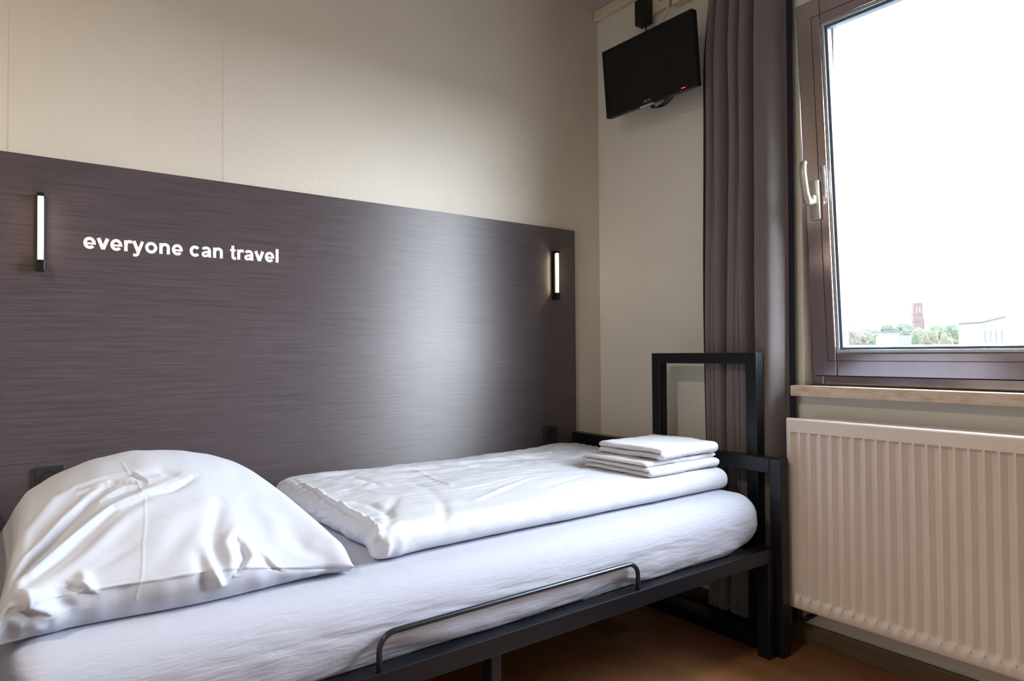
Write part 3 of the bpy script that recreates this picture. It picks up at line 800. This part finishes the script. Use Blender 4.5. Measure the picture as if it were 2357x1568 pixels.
for yy in (-1.15, -2.25):
    for zz in (.25, .62): under(rad, G().box(-.036, 0, yy-.02, yy+.02, zz, zz+.04, .002).obj('wall_bracket', M_RAD))
g = G(); g.tube(catmull([(-.095, -1.03, .175), (-.095, -1.03, .12), (-.07, -1.03, .10), (-.02, -1.03, .10), (.0, -1.03, .10)], 5), .009, 12)
under(rad, g.obj('pipe', M_BLACK, smooth=True))

# ------------------------------------------------------------------ television
K = .94
def near(p): return Vector((CX, CY, CZ))+(Vector(p)-Vector((CX, CY, CZ)))*K
TL, TR, BR, BL = near((-.054, -.086, 2.369)), near((-.049, -.586, 2.364)), near((-.019, -.582, 2.065)), near((-.024, -.082, 2.071))
tc_ = (TL+TR+BR+BL)/4; rx_ = ((TR+BR)-(TL+BL)).normalized(); ux_ = ((TL+TR)-(BL+BR)); ux_ = (ux_-rx_*ux_.dot(rx_)).normalized(); nx_ = rx_.cross(ux_)   # towards the room
if nx_.x > 0: nx_ = -nx_
w2 = ((TR+BR)-(TL+BL)).length/4; h2 = ((TL+TR)-(BL+BR)).length/4
tv = thing('television', 'small black flat television mounted high on the wall in the corner', 'television', tuple(tc_))
TM = Matrix((( rx_.x, ux_.x, nx_.x, 0), (rx_.y, ux_.y, nx_.y, 0), (rx_.z, ux_.z, nx_.z, 0), (0, 0, 0, 1)))
tv.rotation_euler = TM.to_euler()
# local axes: x right, y up, z towards viewer
g = G().box(-w2, w2, -h2, h2, -.028, 0, .004, 3)
g.box(-w2*.55, w2*.55, -h2*.6, h2*.6, -.05, -.027, .008)
g.obj('casing', M_PLASTIC, tv)
bz = .014
g = G()
g.box(-w2, -w2+bz, -h2, h2, 0, .003, .001); g.box(w2-bz, w2, -h2, h2, 0, .003, .001)
g.box(-w2+bz, w2-bz, h2-bz, h2, 0, .003, .001); g.box(-w2+bz, w2-bz, -h2, -h2+.024, 0, .003, .001)
g.obj('bezel', M_SCREEN, tv)
G().box(-w2+bz, w2-bz, -h2+.024, h2-bz, 0, .001).obj('screen', M_SCREEN, tv)
# maker's mark: ring with two small letters
def flat(q_, y0, z, s): return [(a*s, y0+b*s, z) for a, b in q_]
V = []; F = []
def addq(st, ox, oy, s):
    for q in st:
        b = len(V)
        for a, c in q: V.append((ox+a*s, oy+c*s, .0036))
        F.append((b, b+1, b+2, b+3))
s_ = .010; oy = -h2+.012
addq(stroke(arc(0, 0, .42, .42, 0, 360, 24)[:-1], .16, True), -.018, oy, s_)
addq(stroke([(0, .18), (0, -.15), (.2, -.15)], .1), -.018, oy, s_)
addq(stroke([(-.3, .4), (-.3, -.38), (.15, -.38)], .2), -.005, oy, s_)
addq(stroke(arc(0, 0, .36, .38, 50, 340, 16)+[(.36, .02), (.1, .02)], .2), .0065, oy, s_)
mesh_obj('maker_mark', V, F, M_SILVER, tv)
G().box(w2*.70, w2*.78, -h2+.006, -h2+.0095, .003, .0042, .0006).obj('standby_light', M_LED, tv)
g = G().box(-.05, .02, -h2-.006, -h2, -.02, .0, .002)
g.obj('control_strip', M_SILVER, tv)
g = G()
for k in range(4):
    p = [(-.02+.006*k, -h2+.01, -.03), (-.01+.01*k, -h2-.012-.003*k, -.028+.004*k), (.03+.008*k, -h2-.014, -.03-.004*k), (.075+.012*k, -h2+.012, -.035)]
    g.tube(catmull(p, 6), .0022, 8)
g.obj('cable_loop', M_PLASTIC, tv, smooth=True)
g = G().box(-.05, .05, -.05, .05, -.062, -.049, .002)
g.box(-.02, .02, -.02, .02, -.150, -.06, .003); g.box(-.04, .04, -.07, .07, -.158, -.148, .002)
g.obj('wall_mount', M_PLASTIC, tv)

# adapter, sockets, cables above the television
ad = thing('power_adapter', 'black power adapter plugged in above the television', 'power adapter', (-.05, -.33, 2.40))
g = G().box(-.072, -.022, -.362, -.298, 2.398, 2.508, .008, 3)
under(ad, g.obj('adapter_body', M_PLASTIC))
g = G().tube(catmull([(-.05, -.345, 2.40), (-.052, -.347, 2.37), (-.06, -.35, 2.33), (-.10, -.35, 2.28)], 6), .003, 8)
under(ad, g.obj('cable', M_PLASTIC, smooth=True))
so = thing('extension_socket', 'white surface wall socket beside the black power adapter', 'socket', (0, -.38, 2.45))
g = G().box(-.022, 0, -.445, -.290, 2.445, 2.552, .004)
under(so, g.obj('socket_box', M_WHITEPL))
g = G(); g.cyl((-.022, -.412, 2.495), (-1, 0, 0), .023, .022, .006, 26)
under(so, g.obj('socket_ring', M_WHITEPL))
g = G(); g.cyl((-.0285, -.412, 2.495), (-1, 0, 0), .018, .018, .0008, 22)
under(so, g.obj('socket_well', Mat('socket_brown', (.16, .11, .07), .6).m))
g = G(); g.tube(catmull([(-.02, -.452, 2.553), (-.024, -.452, 2.50), (-.03, -.450, 2.44), (-.05, -.448, 2.39), (-.11, -.44, 2.31)], 8), .0042, 10)
tag(g.obj('aerial_cable', M_WHITEPL, smooth=True), 'white cable running down the wall to the top of the television', 'cable')
g = G().box(-.045, 0, -.575, -.478, 2.425, 2.552, .005)
tag(g.obj('junction_box', M_WHITEPL), 'white surface box on the wall under the ceiling, nearest the curtain', 'junction box')

# ------------------------------------------------------------------ ceiling lamp of the room (behind the photographer's position)
cl = thing('ceiling_lamp', 'round glowing ceiling lamp in the middle of the room', 'ceiling lamp', (-3.2, -1.5, HC))
g = G().cyl((-3.2, -1.5, HC), (0, 0, -1), .20, .20, .03, 40)
under(cl, g.obj('lamp_base', M_WHITEPL))
g = G().cyl((-3.2, -1.5, HC-.03), (0, 0, -1), .19, .15, .06, 40)
under(cl, g.obj('lamp_shade', M_BULB))

# ------------------------------------------------------------------ outside
def blob(name, c, r, mat, seed, parent):
    bm = bmesh.new(); bmesh.ops.create_icosphere(bm, subdivisions=5, radius=1.)
    for v in bm.verts:
        p = v.co.copy(); d = 1+.28*nz(p.x*1.6+seed, p.y*1.6, p.z*1.6)+.16*nz(p.x*4+seed, p.y*4, p.z*4)+.13*nz(p.x*9, p.y*9+seed, p.z*9)+.09*nz(p.x*21, p.y*21+seed, p.z*21)
        v.co = Vector((p.x*r[0], p.y*r[1], p.z*r[2]))*d+c
    me = bpy.data.meshes.new(name); bm.to_mesh(me); bm.free(); me.materials.append(mat)
    me.polygons.foreach_set('use_smooth', [True]*len(me.polygons))
    o = bpy.data.objects.new(name, me); C.objects.link(o); under(parent, o); return o
GZ = -11.
o = mesh_obj('ground', [(.6, -1500, GZ), (2500, -1500, GZ), (2500, 2500, GZ), (.6, 2500, GZ)], [(0, 1, 2, 3)], M_GROUND); o['kind'] = 'structure'
KINDS = [('deep green round tree', 0), ('yellow-green bushy tree', 1), ('orange-tinged autumn tree', 2), ('dark green dense tree', 3)]
def tree(px, py_top, depth, wpx, kind, label):
    top = at(px, py_top, depth); s = depth/FPX; r = wpx*s/2
    rz = max(r*.9, 3.0); cz_ = top.z-rz*.92
    t = thing('broadleaf_tree', label, 'tree', (top.x, top.y, GZ), 'trees seen beyond the window')
    blob('crown', Vector((top.x, top.y, cz_)), (r, r, rz), LEAVES[kind], px*.37, t)
    g = G().tube([(top.x, top.y, GZ), (top.x+.2, top.y, (GZ+cz_)/2), (top.x, top.y, cz_)], lambda q: .45-.15*q, 10)
    under(t, g.obj('trunk', M_BARK, smooth=True))
TREES = [(1925, 742, 130, 40, 2, 'pale orange-tinged tree against the left edge of the glass'),
 (1960, 758, 140, 34, 2, 'orange-tinged tree, second from the left edge of the glass'),
 (1948, 780, 120, 26, 0, 'small green tree low at the left edge of the glass'),
 (1990, 762, 170, 34, 1, 'pale yellow-green tree left of the white house'),
 (2018, 774, 150, 40, 0, 'green bush-shaped tree just left of the white house'),
 (2046, 752, 210, 44, 3, 'wide grey-green tree top behind the white house'),
 (2078, 749, 240, 38, 3, 'dark green tree just left of the church tower'),
 (2094, 756, 170, 42, 3, 'dark green tree in front of the church tower foot'),
 (2118, 758, 150, 36, 1, 'yellow-green tree in front of the church tower'),
 (2108, 776, 110, 26, 0, 'fresh green low tree below the church tower'),
 (2142, 761, 140, 32, 1, 'yellowish tree just right of the church tower'),
 (2160, 753, 190, 44, 0, 'green tree second to the right of the church tower'),
 (2188, 751, 200, 46, 3, 'tall green tree midway between church and grey building'),
 (2212, 754, 150, 44, 0, 'green tree with its crown left of the grey building'),
 (2238, 757, 170, 44, 2, 'brownish tree crown nearest the grey rooftop building'),
 (2226, 776, 110, 30, 3, 'low dark tree in front of the grey building'),
 (2176, 776, 120, 34, 1, 'low yellow-green tree left of centre in the tree row')]
for a in TREES: tree(*a)
# church
B = at(2111, 745, 520); s = 520/FPX
ch = thing('church', 'distant red brick church tower with a slender pointed spire', 'church', (B.x, B.y, GZ))
hw = 11*s*.85; zt_ = at(2111, 698, 520).z; zs_ = at(2109, 632, 520).z; Rz = Matrix.Rotation(.62, 3, 'Z')
g = G().box(B.x-hw, B.x+hw, B.y-hw, B.y+hw, GZ, zt_, 0, rot=Rz, piv=(B.x, B.y, 0))
for k in (.45, .72): g.box(B.x-hw*1.06, B.x+hw*1.06, B.y-hw*1.06, B.y+hw*1.06, zt_-(zt_-18)*k-.4, zt_-(zt_-18)*k+.4, 0, rot=Rz, piv=(B.x, B.y, 0))
under(ch, g.obj('tower', M_BRICK))
g = G().cyl((B.x, B.y, zt_), (0, 0, 1), hw*1.05, .05, zs_-zt_, 8)
under(ch, g.obj('spire', M_SPIRE))
g = G()
for q in range(4):
    a = .62+q*PI/2
    for w_ in (-.35, .35):
        cc = Vector((B.x+math.cos(a)*hw*1.0-math.sin(a)*hw*w_, B.y+math.sin(a)*hw+math.cos(a)*hw*w_, 0))
        g.box(cc.x-.25, cc.x+.25, cc.y-hw*.14, cc.y+hw*.14, zt_-8, zt_-3.5, 0, rot=Matrix.Rotation(a, 3, 'Z'), piv=tuple(cc))
under(ch, g.obj('belfry_window', M_WIN))
p = at(2121, 735, 520)
g = G().cyl((p.x, p.y, GZ), (0, 0, 1), 2.2, 2.2, p.z-GZ, 10); g.cyl((p.x, p.y, p.z), (0, 0, 1), 2.3, .05, 6, 10)
under(ch, g.obj('stair_turret', M_BRICK))
# houses, rooftop building, far block
def building(name, label, px0, px1, pyt, depth, mat, wins=0, dpt=8., slope=0., roofm=None, cat='building', group=None):
    A = at(px0, pyt, depth); Bq = at(px1, pyt, depth); c = (A+Bq)/2; d = (Bq-A); wd = d.length; d.normalize(); dx = Vector((d.x, d.y, 0)).normalized(); dn = Vector((-dx.y, dx.x, 0))
    if dn.dot(FW) < 0: dn = -dn
    t = thing(name, label, cat, (c.x, c.y, GZ), group); h = c.z
    ang = math.atan2(dx.y, dx.x); R_ = Matrix.Rotation(ang, 3, 'Z'); pv = (c.x, c.y, 0)
    c2 = c+dn*dpt/2
    g = G().box(c2.x-wd/2, c2.x+wd/2, c2.y-dpt/2, c2.y+dpt/2, GZ, h, 0, rot=R_, piv=(c2.x, c2.y, 0))
    if slope:
        g.bm.verts.ensure_lookup_table()
        for v in g.bm.verts:
            if v.co.z > h-.01 and (v.co-c).dot(dx) > 0: v.co.z += slope
    under(t, g.obj('wall', mat))
    if roofm:
        e = wd*.03+.05
        g = G().box(c2.x-wd/2-e, c2.x+wd/2+e, c2.y-dpt/2-e, c2.y+dpt/2+e, h, h+max(.12, wd*.03), 0, rot=R_, piv=(c2.x, c2.y, 0))
        for v in g.bm.verts: v.co.z += slope*((v.co-c).dot(dx)/wd+.5)
        under(t, g.obj('roof', roofm))
    for k in range(wins):
        cc = c+dx*(wd*((k+.5)/wins-.5))-dn*.02
        g = G().box(cc.x-wd/wins*.2, cc.x+wd/wins*.2, cc.y-.03, cc.y+.03, h-3*depth/100, h-1.3*depth/100, 0, rot=R_, piv=(cc.x, cc.y, 0))
        under(t, g.obj('window', M_WIN))
    return t
building('rooftop_building', 'grey rooftop building with a dark sloping roof line at the right', 2263, 2315, 741, 90, M_PLASTER, 4, 5., .72, M_ROOFD)
building('white_house', 'small white house low among the trees left of the church', 2066, 2098, 772, 100, M_PLASTER, 2, 6., 0, None, 'house')
building('white_house', 'long pale house with a grey roof between the trees', 2030, 2072, 764, 188, M_PLASTER, 4, 8., 0, M_PLASTER, 'house')
building('white_house', 'pale cream house near the left edge of the view', 1996, 2022, 762, 225, M_PLASTER2, 2, 8., 0, M_BRICK, 'house')
building('tower_block', 'very faint pale high-rise tower far behind the grey building', 2282, 2308, 572, 900, M_PLASTER2, 0, 14.)
A = at(1880, 793, 34); Bq = at(2500, 793, 34)
g = G(); d = (Bq-A).normalized(); ang = math.atan2(d.y, d.x); mid = (A+Bq)/2; L_ = (Bq-A).length
g.box(mid.x-L_/2-8, mid.x+L_/2+8, mid.y, mid.y+.5, GZ, mid.z, 0, rot=Matrix.Rotation(ang, 3, 'Z'), piv=tuple(mid))
g.box(mid.x-L_/2-8, mid.x+L_/2+8, mid.y-.1, mid.y+.6, mid.z-.18, mid.z, 0, rot=Matrix.Rotation(ang, 3, 'Z'), piv=tuple(mid))
tag(g.obj('roof_parapet', M_ROOFW), 'white parapet of the flat roof across from the window', 'parapet')

# ------------------------------------------------------------------ light
w = bpy.data.worlds.new('overcast_sky'); sc.world = w; w.use_nodes = True
bg = w.node_tree.nodes['Background']
N_ = w.node_tree.nodes; L_ = w.node_tree.links
tc = N_.new('ShaderNodeTexCoord'); dt = N_.new('ShaderNodeVectorMath'); dt.operation = 'DOT_PRODUCT'
ga, ge = math.radians(-61), math.radians(12)       # the bright part of the cloud cover, off to the side of the window
dt.inputs[1].default_value = (math.cos(ga)*math.cos(ge), math.sin(ga)*math.cos(ge), math.sin(ge))
L_.new(tc.outputs['Generated'], dt.inputs[0])
mxm = N_.new('ShaderNodeMath'); mxm.operation = 'MAXIMUM'; L_.new(dt.outputs['Value'], mxm.inputs[0]); mxm.inputs[1].default_value = 0
pw = N_.new('ShaderNodeMath'); pw.operation = 'POWER'; L_.new(mxm.outputs[0], pw.inputs[0]); pw.inputs[1].default_value = 15
ml = N_.new('ShaderNodeMath'); ml.operation = 'MULTIPLY_ADD'; L_.new(pw.outputs[0], ml.inputs[0]); ml.inputs[1].default_value = 15; ml.inputs[2].default_value = 23
L_.new(ml.outputs[0], bg.inputs['Strength']); bg.inputs['Color'].default_value = (.86, .93, 1.0, 1)
pd = bpy.data.lights.new('window_portal', 'AREA'); pd.shape = 'RECTANGLE'; pd.size = 1.55; pd.size_y = 1.35; pd.cycles.is_portal = True
po = bpy.data.objects.new('window_portal', pd); C.objects.link(po); po.location = (.30, -1.775, 1.545); po.rotation_euler = (0, PI/2, 0)
# lamp light itself
ld = bpy.data.lights.new('ceiling_lamp_light', 'AREA'); ld.shape = 'DISK'; ld.size = .32; ld.energy = 20; ld.color = (1, .84, .66)
lo = bpy.data.objects.new('ceiling_lamp_light', ld); C.objects.link(lo); lo.location = (-3.2, -1.5, HC-.10)
